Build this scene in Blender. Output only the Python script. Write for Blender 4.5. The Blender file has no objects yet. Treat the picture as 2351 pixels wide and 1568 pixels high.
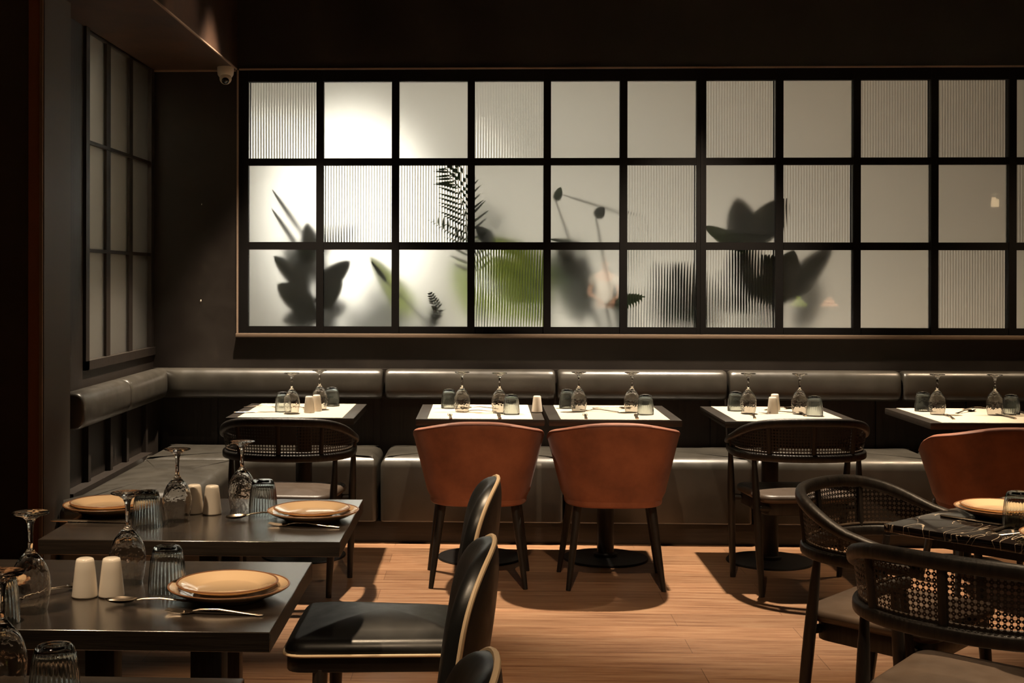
import bpy, bmesh, math, random
from mathutils import Vector, Matrix
random.seed(7)
PI = math.pi
S = bpy.context.scene
col = S.collection

# ------------------------------------------------------------------ camera
EYE = 1.41
F, CX, CY, YAW, ROLL = 3000.0, 1002.0, 637.0, math.atan(.036), .0017
W, H = 2351, 1568
cd = bpy.data.cameras.new('camera'); cam = bpy.data.objects.new('camera', cd); col.objects.link(cam)
cd.sensor_width = 36; cd.lens = F/W*36
cd.shift_x = (W/2-CX)/W; cd.shift_y = -(H/2-CY)/W
cd.clip_start = .05; cd.clip_end = 60
RM = Matrix.Rotation(YAW, 3, 'Z') @ Matrix.Rotation(PI/2, 3, 'X') @ Matrix.Rotation(ROLL, 3, 'Z')
cam.matrix_world = Matrix.Translation((0, 0, EYE)) @ RM.to_4x4()
S.camera = cam

def ray(px, py): return RM @ Vector(((px-CX)/F, -(py-CY)/F, -1))
def at(px, py, z):            # pixel -> point on the horizontal plane at height z
    d = ray(px, py); t = (z-EYE)/d.z
    return Vector((0, 0, EYE)) + d*t
def aty(px, py, y):           # pixel -> point on the vertical plane y
    d = ray(px, py); t = y/d.y
    return Vector((0, 0, EYE)) + d*t

# ------------------------------------------------------------------ world, exposure
wd = bpy.data.worlds.new('world'); S.world = wd; wd.use_nodes = True
wd.node_tree.nodes['Background'].inputs[0].default_value = (.9, .75, .6, 1)
wd.node_tree.nodes['Background'].inputs[1].default_value = 0.0
vs = S.view_settings
vs.view_transform = 'Standard'; vs.look = 'None'; vs.gamma = 1; vs.exposure = 0.0
vs.use_curve_mapping = False
cy = S.cycles
cy.max_bounces = 12; cy.transmission_bounces = 10; cy.glossy_bounces = 4; cy.diffuse_bounces = 3
cy.transparent_max_bounces = 24
cy.sample_clamp_indirect = 6
cy.caustics_reflective = False
cy.blur_glossy = .1

# ------------------------------------------------------------------ lights
WARM = (1, .74, .47)
def spot(name, loc, target, power, angle=70, blend=.6, radius=.035, color=WARM):
    l = bpy.data.lights.new(name, 'SPOT'); l.energy = power; l.color = color
    l.spot_size = math.radians(angle); l.spot_blend = blend; l.shadow_soft_size = radius
    o = bpy.data.objects.new(name, l); col.objects.link(o); o.location = loc
    o.rotation_euler = (Vector(target)-Vector(loc)).to_track_quat('-Z', 'Y').to_euler()
    return o
def area(name, loc, target, power, sx, sy, color):
    l = bpy.data.lights.new(name, 'AREA'); l.energy = power; l.color = color; l.shape = 'RECTANGLE'
    l.size = sx; l.size_y = sy
    o = bpy.data.objects.new(name, l); col.objects.link(o); o.location = loc
    o.rotation_euler = target      # panels hang level, long side along x
    return o
CEIL = 3.7
# ceiling spots over the wall tables
spot('ceiling_spot_light', (-1.0, 6.74, 3.6), (-.95, 6.66, 0), 980, 55, .5, color=(1, .82, .61))
spot('ceiling_spot_light', (1.22, 6.74, 3.6), (1.17, 6.64, 0), 1020, 60, .5, color=(1, .82, .61))
spot('ceiling_spot_light', (3.35, 6.70, 3.6), (3.3, 6.6, 0), 300, 62, .55)
# aisle and near tables
spot('ceiling_spot_light', (.95, 4.0, 3.6), (.7, 4.15, 0), 250, 48, .8, color=(1, .72, .45))
spot('ceiling_spot_light', (2.05, 3.6, 3.6), (1.85, 3.5, .7), 700, 42, .7)
spot('ceiling_spot_light', (-.55, 4.4, 3.6), (-.6, 3.7, .7), 330, 42, .7)
spot('ceiling_spot_light', (-1.3, 2.2, 3.6), (-.85, 2.75, .7), 330, 42, .7)
spot('ceiling_spot_light', (.1, 1.6, 3.6), (.15, 2.6, .3), 120, 54, .7, color=(1, .72, .45))
spot('ceiling_spot_light', (.3, 2.6, 3.6), (.3, 5.9, .6), 240, 30, .8, color=(1, .74, .48))
spot('ceiling_spot_light', (-1.2, 5.9, 3.6), (-1.75, 6.5, .6), 60, 50, .8, color=(1, .82, .6))
# garden room behind the window
spot('garden_spot_light', (-.98, 7.70, 2.95), (-.93, 8.9, 1.98), 900, 47, 1.0, .06, (1, .97, .91))
area('garden_ceiling_light', (-.3, 7.72, 3.0), (.2, 0, 0), 13, 2.2, .25, (1, .95, .86))
area('garden_ceiling_light', (2.3, 7.72, 3.0), (.2, 0, 0), 3, 2.2, .25, (1, .74, .50))
area('garden_uplight', (.6, 7.78, .45), (2.0, 0, 0), 30, 2.4, .12, (1, .95, .84))
area('garden_uplight', (3.1, 7.78, .45), (2.0, 0, 0), 7, 2.4, .12, (1, .78, .54))
# lobby behind the left window
area('lobby_ceiling_light', (-2.62, 6.5, 2.55), (0, 0, 0), 7, .3, .8, (1, .86, .62))
# open kitchen at the far end of the room behind the camera
spot('kitchen_spot_light', (1.9, -3.6, 3.3), (1.83, -5.0, 1.2), 4600, 28, .5, .05, (1, .8, .6))
spot('kitchen_spot_light', (4.9, -3.6, 3.3), (4.9, -4.65, 1.0), 3400, 30, .5, .05, (1, .85, .65))

# ------------------------------------------------------------------ materials
def mat(name, base, rough=.5, metal=0, spec=.5, coat=0, **kw):
    m = bpy.data.materials.new(name); m.use_nodes = True
    b = m.node_tree.nodes['Principled BSDF']
    b.inputs['Base Color'].default_value = (*base, 1)
    b.inputs['Roughness'].default_value = rough
    b.inputs['Metallic'].default_value = metal
    b.inputs['Specular IOR Level'].default_value = spec
    b.inputs['Coat Weight'].default_value = coat
    for k, v in kw.items(): b.inputs[k.replace('_', ' ')].default_value = v
    return m
def nodes(m): return m.node_tree.nodes, m.node_tree.links, m.node_tree.nodes['Principled BSDF']
def coords(m, scale=(1, 1, 1), kind='Object'):
    n, l, b = nodes(m)
    tc = n.new('ShaderNodeTexCoord'); mp = n.new('ShaderNodeMapping')
    mp.inputs['Scale'].default_value = scale
    l.new(tc.outputs[kind], mp.inputs[0]); return mp.outputs[0]
def noise(m, vec, scale, detail=4, rough=.55):
    n, l, b = nodes(m); t = n.new('ShaderNodeTexNoise')
    t.inputs['Scale'].default_value = scale; t.inputs['Detail'].default_value = detail
    t.inputs['Roughness'].default_value = rough; l.new(vec, t.inputs['Vector']); return t.outputs['Fac']
def ramp(m, fac, stops):
    n, l, b = nodes(m); r = n.new('ShaderNodeValToRGB'); e = r.color_ramp.elements
    while len(e) < len(stops): e.new(.5)
    for k, (p, c) in enumerate(stops):
        e[k].position = p; e[k].color = (*c, 1) if len(c) == 3 else c
    l.new(fac, r.inputs[0]); return r.outputs[0]
def bump(m, h, strength, dist=.01):
    n, l, b = nodes(m); u = n.new('ShaderNodeBump'); u.inputs['Strength'].default_value = strength
    u.inputs['Distance'].default_value = dist; l.new(h, u.inputs['Height']); l.new(u.outputs[0], b.inputs['Normal'])
def setin(m, sock, out): m.node_tree.links.new(out, nodes(m)[2].inputs[sock])

def leather(name, base, rough=.38, bs=.12, var=.25):
    m = mat(name, base, rough)
    v = coords(m); f = noise(m, v, 6, 5)
    setin(m, 'Base Color', ramp(m, f, [(.3, tuple(c*(1-var) for c in base)), (.7, tuple(c*(1+var) for c in base))]))
    g = noise(m, v, 260, 3); bump(m, g, bs, .002)
    setin(m, 'Roughness', ramp(m, noise(m, v, 14, 4), [(.3, (rough*.85,)*3), (.7, (rough*1.2,)*3)]))
    return m
def wood(name, c1, c2, rough=.42, axis='x', bs=.25, sc=1.0):
    m = mat(name, c1, rough)
    s = {'x': (1.2, 22, 22), 'y': (22, 1.2, 22), 'z': (22, 22, 1.2)}[axis]
    v = coords(m, tuple(q*sc for q in s)); f = noise(m, v, 3, 6, .65)
    setin(m, 'Base Color', ramp(m, f, [(.35, c1), (.65, c2)])); bump(m, f, bs, .003)
    return m
M = {}
M['bench'] = leather('charcoal_leather', (.052, .046, .037), .34)
M['wood_dark_x'] = wood('black_stained_wood', (.012, .009, .007), (.030, .022, .016), .42, 'x')
M['wood_top'] = wood('dark_table_top', (.013, .010, .008), (.040, .029, .021), .27, 'x', .08)
for k_, v_ in (('Coat Weight', 1), ('Coat Roughness', .24), ('Coat IOR', 2.15)): nodes(M['wood_top'])[2].inputs[k_].default_value = v_
M['wood_chair'] = wood('black_ash', (.007, .006, .005), (.024, .018, .014), .46, 'z', .5)
M['wood_panel'] = wood('dark_panel', (.013, .009, .007), (.025, .017, .012), .5, 'z', .3)
nodes(M['bench'])[2].inputs['Specular IOR Level'].default_value = .95
M['seat_leather'] = leather('dark_brown_leather', (.080, .056, .040), .40)
M['black_leather'] = leather('black_leather', (.009, .009, .009), .36, .05)
M['taupe_leather'] = leather('taupe_back_leather', (.030, .022, .018), .5)
M['piping'] = mat('cream_piping', (.74, .56, .36), .5)
M['steel'] = mat('polished_steel', (.52, .43, .34), .22, 1)
M['black_metal'] = mat('black_metal', (.012, .010, .009), .45, .3)
M['frame_black'] = mat('matt_black_frame', (.005, .004, .0035), .75, 0, .12)
M['trim_metal'] = mat('worn_bronze_trim', (.42, .30, .22), .4, .35)
M['shaker'] = mat('white_porcelain', (.80, .72, .62), .25, coat=.3)
M['plate'] = mat('cream_glaze', (.70, .50, .31), .12, coat=1)
M['plate_rim'] = mat('brown_rim', (.20, .09, .04), .3)
M['plate_pale'] = mat('pale_glaze', (.80, .68, .50), .2, coat=.5)
m = mat('placemat_linen', (.60, .53, .42), .8); v = coords(m, (1, 1, 1)); bump(m, noise(m, v, 400, 2), .15, .001); M['mat'] = m

# suede-like tan leather
m = mat('cognac_suede', (.28, .085, .035), .62); v = coords(m); f = noise(m, v, 5.5, 5, .6)
setin(m, 'Base Color', ramp(m, f, [(.32, (.17, .048, .020)), (.55, (.27, .082, .034)), (.75, (.36, .115, .050))]))
bump(m, noise(m, v, 120, 3), .12, .002); nodes(m)[2].inputs['Sheen Weight'].default_value = .15
M['suede'] = m
M['suede_seam'] = mat('dark_seam', (.12, .03, .015), .5)

# plaster walls: dark brown with scuffs
m = mat('dark_plaster', (.022, .017, .013), .42); v = coords(m); f = noise(m, v, 2.4, 8, .62)
setin(m, 'Base Color', ramp(m, f, [(.35, (.014, .010, .008)), (.6, (.022, .016, .012)), (.72, (.042, .030, .021))]))
bump(m, f, .12, .01); setin(m, 'Roughness', ramp(m, f, [(.4, (.42,)*3), (.7, (.6,)*3)])); M['plaster'] = m
m = mat('brown_plaster', (.06, .03, .02), .5); v = coords(m); f = noise(m, v, 3, 8, .65)
setin(m, 'Base Color', ramp(m, f, [(.35, (.030, .014, .008)), (.7, (.080, .038, .020))])); bump(m, f, .15, .01); M['soffit'] = m
M['pilaster'] = mat('grey_brown_paint', (.075, .062, .048), .6)
M['ceiling'] = mat('black_ceiling', (.008, .006, .005), .8)
M['garden_wall'] = mat('white_wall', (.80, .78, .72), .9)
M['lobby_wall'] = mat('beige_wall', (.60, .52, .40), .9)

# plank floor
m = mat('oak_planks', (.4, .22, .12), .38)
n, l, b = nodes(m); v = coords(m)
br = n.new('ShaderNodeTexBrick'); l.new(v, br.inputs['Vector'])
br.offset = .37; br.inputs['Scale'].default_value = 1; br.inputs['Brick Width'].default_value = 1.25
br.inputs['Row Height'].default_value = .19; br.inputs['Mortar Size'].default_value = .0012
br.inputs['Color1'].default_value = (.78, .77, .76, 1); br.inputs['Color2'].default_value = (1.16, 1.16, 1.16, 1)
br.inputs['Mortar'].default_value = (.38, .34, .32, 1); br.inputs['Bias'].default_value = 0
v2 = coords(m, (1.1, 17, 1)); f = noise(m, v2, 2.2, 9, .72)
cr = ramp(m, f, [(.34, (.20, .090, .042)), (.5, (.35, .185, .098)), (.66, (.46, .28, .16))])
mx = n.new('ShaderNodeMix'); mx.data_type = 'RGBA'; mx.blend_type = 'MULTIPLY'; mx.inputs[0].default_value = 1
l.new(cr, mx.inputs[6]); l.new(br.outputs['Color'], mx.inputs[7]); l.new(mx.outputs[2], b.inputs['Base Color'])
bump(m, f, .08, .003); M['floor'] = m

# black marble with veins
m = mat('black_marble', (.01, .008, .007), .12, coat=.4); v = coords(m, (1, 1, 1))
n, l, b = nodes(m)
def vein(scale, rot, lo):
    mp = n.new('ShaderNodeMapping'); mp.inputs['Rotation'].default_value = (0, 0, rot); mp.inputs['Scale'].default_value = (1, 3.2, 1)
    l.new(v, mp.inputs[0]); t = n.new('ShaderNodeTexNoise'); t.inputs['Scale'].default_value = scale; t.inputs['Detail'].default_value = 3
    t.inputs['Distortion'].default_value = .6; l.new(mp.outputs[0], t.inputs['Vector'])
    a = n.new('ShaderNodeMath'); a.operation = 'SUBTRACT'; a.inputs[1].default_value = .5; l.new(t.outputs['Fac'], a.inputs[0])
    c = n.new('ShaderNodeMath'); c.operation = 'ABSOLUTE'; l.new(a.outputs[0], c.inputs[0])
    d = n.new('ShaderNodeMapRange'); d.inputs['From Min'].default_value = 0; d.inputs['From Max'].default_value = lo
    d.inputs['To Min'].default_value = 1; d.inputs['To Max'].default_value = 0; l.new(c.outputs[0], d.inputs[0]); return d.outputs[0]
v1 = vein(3.0, .7, .006); v2 = vein(4.5, -.35, .004)
mxx = n.new('ShaderNodeMath'); mxx.operation = 'MAXIMUM'; l.new(v1, mxx.inputs[0]); l.new(v2, mxx.inputs[1])
setin(m, 'Base Color', ramp(m, mxx.outputs[0], [(0, (.012, .009, .008)), (1, (.55, .45, .34))])); M['marble'] = m

def glass(name, color, rough=0, ior=1.45, sparkle=0):
    m = mat(name, color, rough); b = nodes(m)[2]
    b.inputs['Transmission Weight'].default_value = 1; b.inputs['IOR'].default_value = ior
    if sparkle:
        bump(m, noise(m, coords(m), 75, 1), sparkle, .006)
    return m
M['clear_glass'] = glass('clear_glass', (1, .99, .97), .03, 1.45, .3)
M['tumbler_glass'] = glass('blue_tinted_glass', (.90, .965, .975), .03, 1.45)
M['pane_front'] = glass('pane_front', (.98, .98, .95), .02, 1.5)
M['pane_rough'] = glass('pane_frosted', (.97, .97, .93), .42, 1.5)
M['flute_front'] = glass('flute_front', (.98, .98, .95), .05, 1.5)
M['flute_rough'] = glass('flute_back', (.97, .97, .93), .24, 1.5)
m = glass('lobby_frosted', (.97, .95, .90), .5, 1.5); M['lobby_rough'] = m

# cane webbing: octagonal eyes between black strands
m = mat('cane_webbing', (.020, .014, .010), .5); n, l, b = nodes(m)
tc = n.new('ShaderNodeTexCoord'); sx = n.new('ShaderNodeSeparateXYZ'); l.new(tc.outputs['UV'], sx.inputs[0])
PITCH = .0138
def frac(o, off=0.0):
    a = n.new('ShaderNodeMath'); a.operation = 'MULTIPLY_ADD'; a.inputs[1].default_value = 1/PITCH; a.inputs[2].default_value = off; l.new(o, a.inputs[0])
    f_ = n.new('ShaderNodeMath'); f_.operation = 'FRACT'; l.new(a.outputs[0], f_.inputs[0])
    s_ = n.new('ShaderNodeMath'); s_.operation = 'SUBTRACT'; s_.inputs[1].default_value = .5; l.new(f_.outputs[0], s_.inputs[0]); return s_.outputs[0]
def hole(offx, offy, r):
    c = n.new('ShaderNodeCombineXYZ'); l.new(frac(sx.outputs[0], offx), c.inputs[0]); l.new(frac(sx.outputs[1], offy), c.inputs[1])
    le = n.new('ShaderNodeVectorMath'); le.operation = 'LENGTH'; l.new(c.outputs[0], le.inputs[0])
    lt = n.new('ShaderNodeMath'); lt.operation = 'LESS_THAN'; lt.inputs[1].default_value = r; l.new(le.outputs['Value'], lt.inputs[0]); return lt.outputs[0]
hs = [hole(0, 0, .33), hole(.5, .5, .09), hole(.5, 0, .07), hole(0, .5, .07)]
cur = hs[0]
for h_ in hs[1:]:
    q = n.new('ShaderNodeMath'); q.operation = 'MAXIMUM'; l.new(cur, q.inputs[0]); l.new(h_, q.inputs[1]); cur = q.outputs[0]
inv = n.new('ShaderNodeMath'); inv.operation = 'SUBTRACT'; inv.inputs[0].default_value = 1; l.new(cur, inv.inputs[1]); l.new(inv.outputs[0], b.inputs['Alpha'])
M['cane'] = m

def leafmat(name, c, tr=.25):
    m = mat(name, c, .45)
    v = coords(m); f = noise(m, v, 18, 3)
    setin(m, 'Base Color', ramp(m, f, [(.3, tuple(q*.7 for q in c)), (.7, tuple(q*1.25 for q in c))]))
    n, l, b = nodes(m); tl = n.new('ShaderNodeBsdfTranslucent'); tl.inputs[0].default_value = (*[min(1, q*1.6) for q in c], 1)
    ms = n.new('ShaderNodeMixShader'); ms.inputs[0].default_value = tr; l.new(b.outputs[0], ms.inputs[1]); l.new(tl.outputs[0], ms.inputs[2])
    l.new(ms.outputs[0], n['Material Output'].inputs[0]); return m
M['leaf_dark'] = leafmat('dark_leaf', (.018, .030, .014)); M['leaf_green'] = leafmat('green_leaf', (.035, .075, .022))
M['leaf_lime'] = leafmat('lime_leaf', (.36, .42, .12), .5)
M['pot'] = mat('terracotta_pot', (.25, .13, .08), .8); M['soil'] = mat('soil', (.03, .02, .015), 1)
M['white_plastic'] = mat('white_plastic', (.75, .68, .58), .4); M['lens'] = mat('black_lens', (.005, .005, .005), .08)
m = mat('bulb', (1, .8, .5), .4); nodes(m)[2].inputs['Emission Color'].default_value = (1, .72, .40, 1); nodes(m)[2].inputs['Emission Strength'].default_value = 260; M['bulb'] = m
M['skin'] = mat('skin', (.45, .25, .16), .5); M['polo'] = mat('white_cotton', (.80, .74, .64), .8); M['hair'] = mat('black_hair', (.01, .008, .006), .5)
M['trousers'] = mat('black_cotton', (.02, .02, .02), .8); M['apple'] = mat('apple_green', (.42, .55, .10), .3, coat=.5); M['peach'] = mat('peach_skin', (.75, .40, .25), .4, coat=.3)

# ------------------------------------------------------------------ mesh helpers
class G:
    def __init__(s): s.v = []; s.f = []; s.mi = []; s.uv = None
    def add(s, vs_, fs, mi=0):
        o = len(s.v); s.v += [tuple(p) for p in vs_]
        for f_ in fs: s.f.append(tuple(i+o for i in f_)); s.mi.append(mi)
        return s
    def box(s, x0, x1, y0, y1, z0, z1, mi=0):
        return s.add([(x0, y0, z0), (x1, y0, z0), (x1, y1, z0), (x0, y1, z0), (x0, y0, z1), (x1, y0, z1), (x1, y1, z1), (x0, y1, z1)],
                     [(0, 3, 2, 1), (4, 5, 6, 7), (0, 1, 5, 4), (1, 2, 6, 5), (2, 3, 7, 6), (3, 0, 4, 7)], mi)
    def grid(s, rows, closed_u=False, closed_v=False, mi=0):      # rows of points
        nr, nc = len(rows), len(rows[0]); vs_ = [p for r in rows for p in r]; fs = []
        for i in range(nr - (0 if closed_v else 1)):
            for j in range(nc - (0 if closed_u else 1)):
                a, b_ = i*nc+j, i*nc+(j+1) % nc; c, d = ((i+1) % nr)*nc+(j+1) % nc, ((i+1) % nr)*nc+j
                fs.append((a, b_, c, d))
        return s.add(vs_, fs, mi)
    def lathe(s, prof, n_=32, c=(0, 0, 0), rib=None, mi=0, closed=False):
        rows = []
        for (r, z) in prof:
            row = []
            for k in range(n_):
                t = 2*PI*k/n_; rr = r*(1+(rib(z, t) if rib else 0))
                row.append((c[0]+rr*math.cos(t), c[1]+rr*math.sin(t), c[2]+z))
            rows.append(row)
        return s.grid(rows, closed_u=True, closed_v=closed, mi=mi)
    def sweep(s, path, sec, up=(0, 0, 1), cap=True, mi=0):        # sec(i) -> list of (side, up) points
        P = [Vector(p) for p in path]; rows = []
        for i, p in enumerate(P):
            t = (P[min(i+1, len(P)-1)]-P[max(i-1, 0)]).normalized()
            u = Vector(up); sd = t.cross(u)
            if sd.length < 1e-4: sd = t.cross(Vector((1, 0, 0)))
            sd.normalize(); uv = sd.cross(t).normalized()
            rows.append([p+sd*a+uv*b_ for (a, b_) in sec(i)])
        s.grid(rows, closed_u=True, mi=mi)
        if cap:
            o = len(s.v); nn = len(rows[0])
            s.add(rows[0], [tuple(range(nn-1, -1, -1))], mi); s.add(rows[-1], [tuple(range(nn))], mi)
        return s
    def tube(s, path, r, n_=10, cap=True, mi=0, up=(0, 0, 1)):
        rr = r if hasattr(r, '__len__') else [r]*len(path)
        return s.sweep(path, lambda i: [(rr[i]*math.cos(2*PI*k/n_), rr[i]*math.sin(2*PI*k/n_)) for k in range(n_)], up, cap, mi)
def link(name, me, parent=None, loc=None, rz=0):
    o = bpy.data.objects.new(name, me); col.objects.link(o)
    if parent: o.parent = parent
    if loc is not None: o.location = loc
    if rz: o.rotation_euler.z = rz
    return o
def build(g, name, mats, parent=None, smooth=True, angle=40, bevel=0, segs=3, loc=None, rz=0, merge=1e-5):
    me = bpy.data.meshes.new(name); me.from_pydata(g.v, [], g.f)
    for m_ in (mats if isinstance(mats, (list, tuple)) else [mats]): me.materials.append(m_)
    for p, k in zip(me.polygons, g.mi): p.material_index = k
    bm = bmesh.new(); bm.from_mesh(me)
    if merge: bmesh.ops.remove_doubles(bm, verts=bm.verts, dist=merge)
    bmesh.ops.recalc_face_normals(bm, faces=bm.faces)
    if bevel:
        es = [e for e in bm.edges if len(e.link_faces) == 2 and e.calc_face_angle(0) > math.radians(30)]
        bmesh.ops.bevel(bm, geom=es, offset=bevel, segments=segs, profile=.5, affect='EDGES', clamp_overlap=True)
    ca = math.radians(angle)
    for f_ in bm.faces: f_.smooth = smooth
    if smooth:
        for e in bm.edges:
            if len(e.link_faces) == 2 and e.calc_face_angle(0) > ca: e.smooth = False
    bm.to_mesh(me); bm.free()
    return link(name, me, parent, loc, rz)
def empty(name, loc=(0, 0, 0), rz=0):
    o = bpy.data.objects.new(name, None); col.objects.link(o); o.location = loc; o.rotation_euler.z = rz; o.empty_display_size = .1
    return o
def tag(o, label=None, cat=None, group=None, kind=None):
    if label: o['label'] = label
    if cat: o['category'] = cat
    if group: o['group'] = group
    if kind: o['kind'] = kind
    return o
def struct(g, name, m_, **kw):
    o = build(g, name, m_, **kw)
    if not kw.get('parent'): o['kind'] = 'structure'
    return o
KIDS = {}
def children(o): return [c for c in col.objects if c.parent == o]
def copy_tree(o, parent=None):
    c = o.copy(); col.objects.link(c)
    if parent: c.parent = parent
    for ch in children(o): copy_tree(ch, c)
    return c
def rrect(x0, x1, y0, y1, r, n_=6):
    out = []
    for cx, cy_, a0 in ((x1-r, y0+r, -PI/2), (x1-r, y1-r, 0), (x0+r, y1-r, PI/2), (x0+r, y0+r, PI)):
        for k in range(n_+1):
            a = a0+PI/2*k/n_; out.append((cx+r*math.cos(a), cy_+r*math.sin(a)))
    return out
def cushion(g, poly, z0, z1, r, crown=0, n_=6, rb=None, mi=0):
    """closed pillow: polygon outline with rounded top and bottom edges, inset about its centre"""
    cx = sum(p[0] for p in poly)/len(poly); cy_ = sum(p[1] for p in poly)/len(poly)
    P = [Vector((p[0], p[1])) for p in poly]; N = len(P)
    nor = []
    for i in range(N):
        t = (P[(i+1) % N]-P[i-1]).normalized(); nor.append(Vector((t.y, -t.x)))
    area_ = sum(P[i].x*P[(i+1) % N].y-P[(i+1) % N].x*P[i].y for i in range(N))
    if area_ < 0: nor = [-q for q in nor]
    rb = r if rb is None else rb
    rows = [[(cx, cy_, z0)]*N]
    def ring(ins, z): return [(P[i].x-nor[i].x*ins, P[i].y-nor[i].y*ins, z) for i in range(N)]
    for k in range(n_+1):
        a = PI/2*k/n_; rows.append(ring(rb*(1-math.sin(a)), z0+rb*(1-math.cos(a))))
    for k in range(n_+1):
        a = PI/2*k/n_; rows.append(ring(r*(1-math.cos(a)), z1-r+r*math.sin(a)))
    base = rows[-1]
    for s_, h_ in ((.8, .36), (.55, .72), (.3, .92)):
        rows.append([(cx+(p[0]-cx)*s_, cy_+(p[1]-cy_)*s_, z1+crown*h_) for p in base])
    rows.append([(cx, cy_, z1+crown)]*N)
    return g.grid(rows, closed_u=True, mi=mi)

# ------------------------------------------------------------------ the room
WY, XL = 7.45, -1.896
X0, X1, Z0, Z1 = -1.408, 4.60, 1.09, 2.60      # window opening
struct(G().box(-6, 9, -7.2, 9.2, -.1, 0), 'floor', M['floor'], smooth=False)
struct(G().box(-6, 9, -7.2, 9.2, CEIL, CEIL+.1), 'ceiling', M['ceiling'], smooth=False)
g = G(); g.box(-2.2, 9, WY, WY+.12, 0, Z0); g.box(-2.2, 9, WY, WY+.12, Z1, CEIL); g.box(-2.2, X0, WY, WY+.12, Z0, Z1); g.box(X1, 9, WY, WY+.12, Z0, Z1)
struct(g, 'wall_back', M['plaster'], smooth=False)
g = G(); LW0, LW1, LZ0, LZ1 = 6.13, 7.45, .965, 2.60
g.box(XL-.1, XL, 5.3, WY, 0, LZ0); g.box(XL-.1, XL, 5.3, LW0, LZ0, CEIL); g.box(XL-.1, XL, LW0, WY, LZ1, CEIL)
struct(g, 'wall_left', M['wood_panel'], smooth=False)
struct(G().box(6.9, 7.0, -7.1, WY, 0, CEIL), 'wall_right', M['plaster'], smooth=False)
struct(G().box(-6, 7, -7.1, -7.0, 0, CEIL), 'wall_rear', M['plaster'], smooth=False)
# column that closes off the corner booth, with a bronze strip and the darker wall before it
g = G(); g.box(-2.3, -1.795, 5.28, 5.62, 0, CEIL); struct(g, 'trim_1', M['pilaster'], smooth=False)
struct(G().box(-1.812, -1.799, 5.270, 5.28, 0, CEIL), 'trim_2', M['trim_metal'], smooth=False)
struct(G().box(-1.858, -1.8125, 5.272, 5.28, 0, CEIL), 'trim_9', mat('red_brown_strip', (.34, .14, .07), .35), smooth=False)
struct(G().box(-6, -1.945, 4.2, 5.08, 0, CEIL), 'wall_side', M['plaster'], smooth=False)
# low soffit above the corner booth
g = G(); g.box(-4.5, -1.413, .6, WY, Z1, CEIL-.002); struct(g, 'ceiling_soffit', M['soffit'], smooth=False)
struct(G().box(-1.418, -1.409, .6, WY-.02, Z1-.004, Z1+.004), 'trim_3', M['trim_metal'], smooth=False)
# ledge line above window and along the alcove
struct(G().box(-1.40, 4.6, WY-.02, WY-.001, Z1-.004, Z1+.004).box(XL, -1.42, WY-.012, WY-.001, Z1-.012, Z1-.002), 'trim_4', M['trim_metal'], smooth=False)
struct(G().box(-1.415, 4.6, WY-.035, WY+.02, 1.066, 1.089), 'trim_5', mat('stone_sill', (.16, .11, .075), .5), bevel=.003, segs=2)
struct(G().box(-1.414, -1.404, WY-.010, WY-.001, 1.09, 2.595), 'trim_6', M['trim_metal'], smooth=False)

# main window grid
colx = [(-1.351+.4335*k+(.012 if k >= 6 else 0)) for k in range(14)]
rowz = [(2.092, 2.532), (1.612, 2.052), (1.128, 1.569)]
PW = .392
win = empty('window_1', (0, WY, 0)); win['kind'] = 'structure'
g = G(); fy0, fy1 = .01, .06
edges = [X0+.012] + [c for x in colx for c in (x, x+PW)] + [X1]
for k in range(0, len(edges)-1, 2):
    e0, e1 = edges[k], edges[k+1]
    if k == 12: g.box(e0+.02, e1-.02, fy0-.012, fy1, Z0, Z1)
    g.box(e0, e1, fy0, fy1, Z0, Z1)
for (a, b_) in ((Z0, 1.128), (1.569, 1.612), (2.052, 2.092), (2.532, Z1)):
    g.box(X0+.012, X1, fy0+.004, fy1-.002, a, b_)
g.box(X0+.001, X0+.012, .004, .115, Z0, Z1)
build(g, 'window_frame', M['frame_black'], win, smooth=False)
FL = {(0, 0), (0, 3), (0, 6), (0, 8), (0, 9), (1, 1), (1, 2), (1, 5), (1, 7), (1, 10), (2, 3), (2, 5), (2, 6), (2, 9), (0, 11), (1, 12), (2, 11), (2, 12)}
gf, gp = G(), G()
for r in range(3):
    za, zb = rowz[r][0]-.004, rowz[r][1]+.004
    for c in range(13):
        xa, xb = colx[c]-.004, colx[c]+PW+.004
        ya, yb = .040, .046
        if (r, c) in FL:
            n_ = 26*8
            top = []; bot = []
            for k in range(n_+1):
                x = xa+(xb-xa)*k/n_; y = ya+.0012-.0046*(1-(2*((k % 8)/8)-1)**2)
                top.append((x, y, zb)); bot.append((x, y, za))
            gf.grid([bot, top], mi=0)
            gf.add([(xa, yb, za), (xb, yb, za), (xb, yb, zb), (xa, yb, zb)], [(0, 3, 2, 1)], 1)
            gf.add([(xa, ya, za), (xa, yb, za), (xa, yb, zb), (xa, ya, zb), (xb, ya, za), (xb, yb, za), (xb, yb, zb), (xb, ya, zb)],
                   [(0, 1, 2, 3), (4, 7, 6, 5), (0, 4, 5, 1), (3, 2, 6, 7)], 1)
        else:
            gp.add([(xa, ya, za), (xb, ya, za), (xb, ya, zb), (xa, ya, zb), (xa, yb, za), (xb, yb, za), (xb, yb, zb), (xa, yb, zb)],
                   [(0, 1, 2, 3)], 0)
            gp.add([(xa, ya, za), (xb, ya, za), (xb, ya, zb), (xa, ya, zb), (xa, yb, za), (xb, yb, za), (xb, yb, zb), (xa, yb, zb)],
                   [(5, 4, 7, 6), (0, 4, 5, 1), (3, 2, 6, 7), (0, 3, 7, 4), (1, 5, 6, 2)], 1)
tag(build(gf, 'fluted_glass', [M['flute_front'], M['flute_rough']], win, angle=50, merge=1e-6), 'finely ribbed frosted panes')
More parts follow.
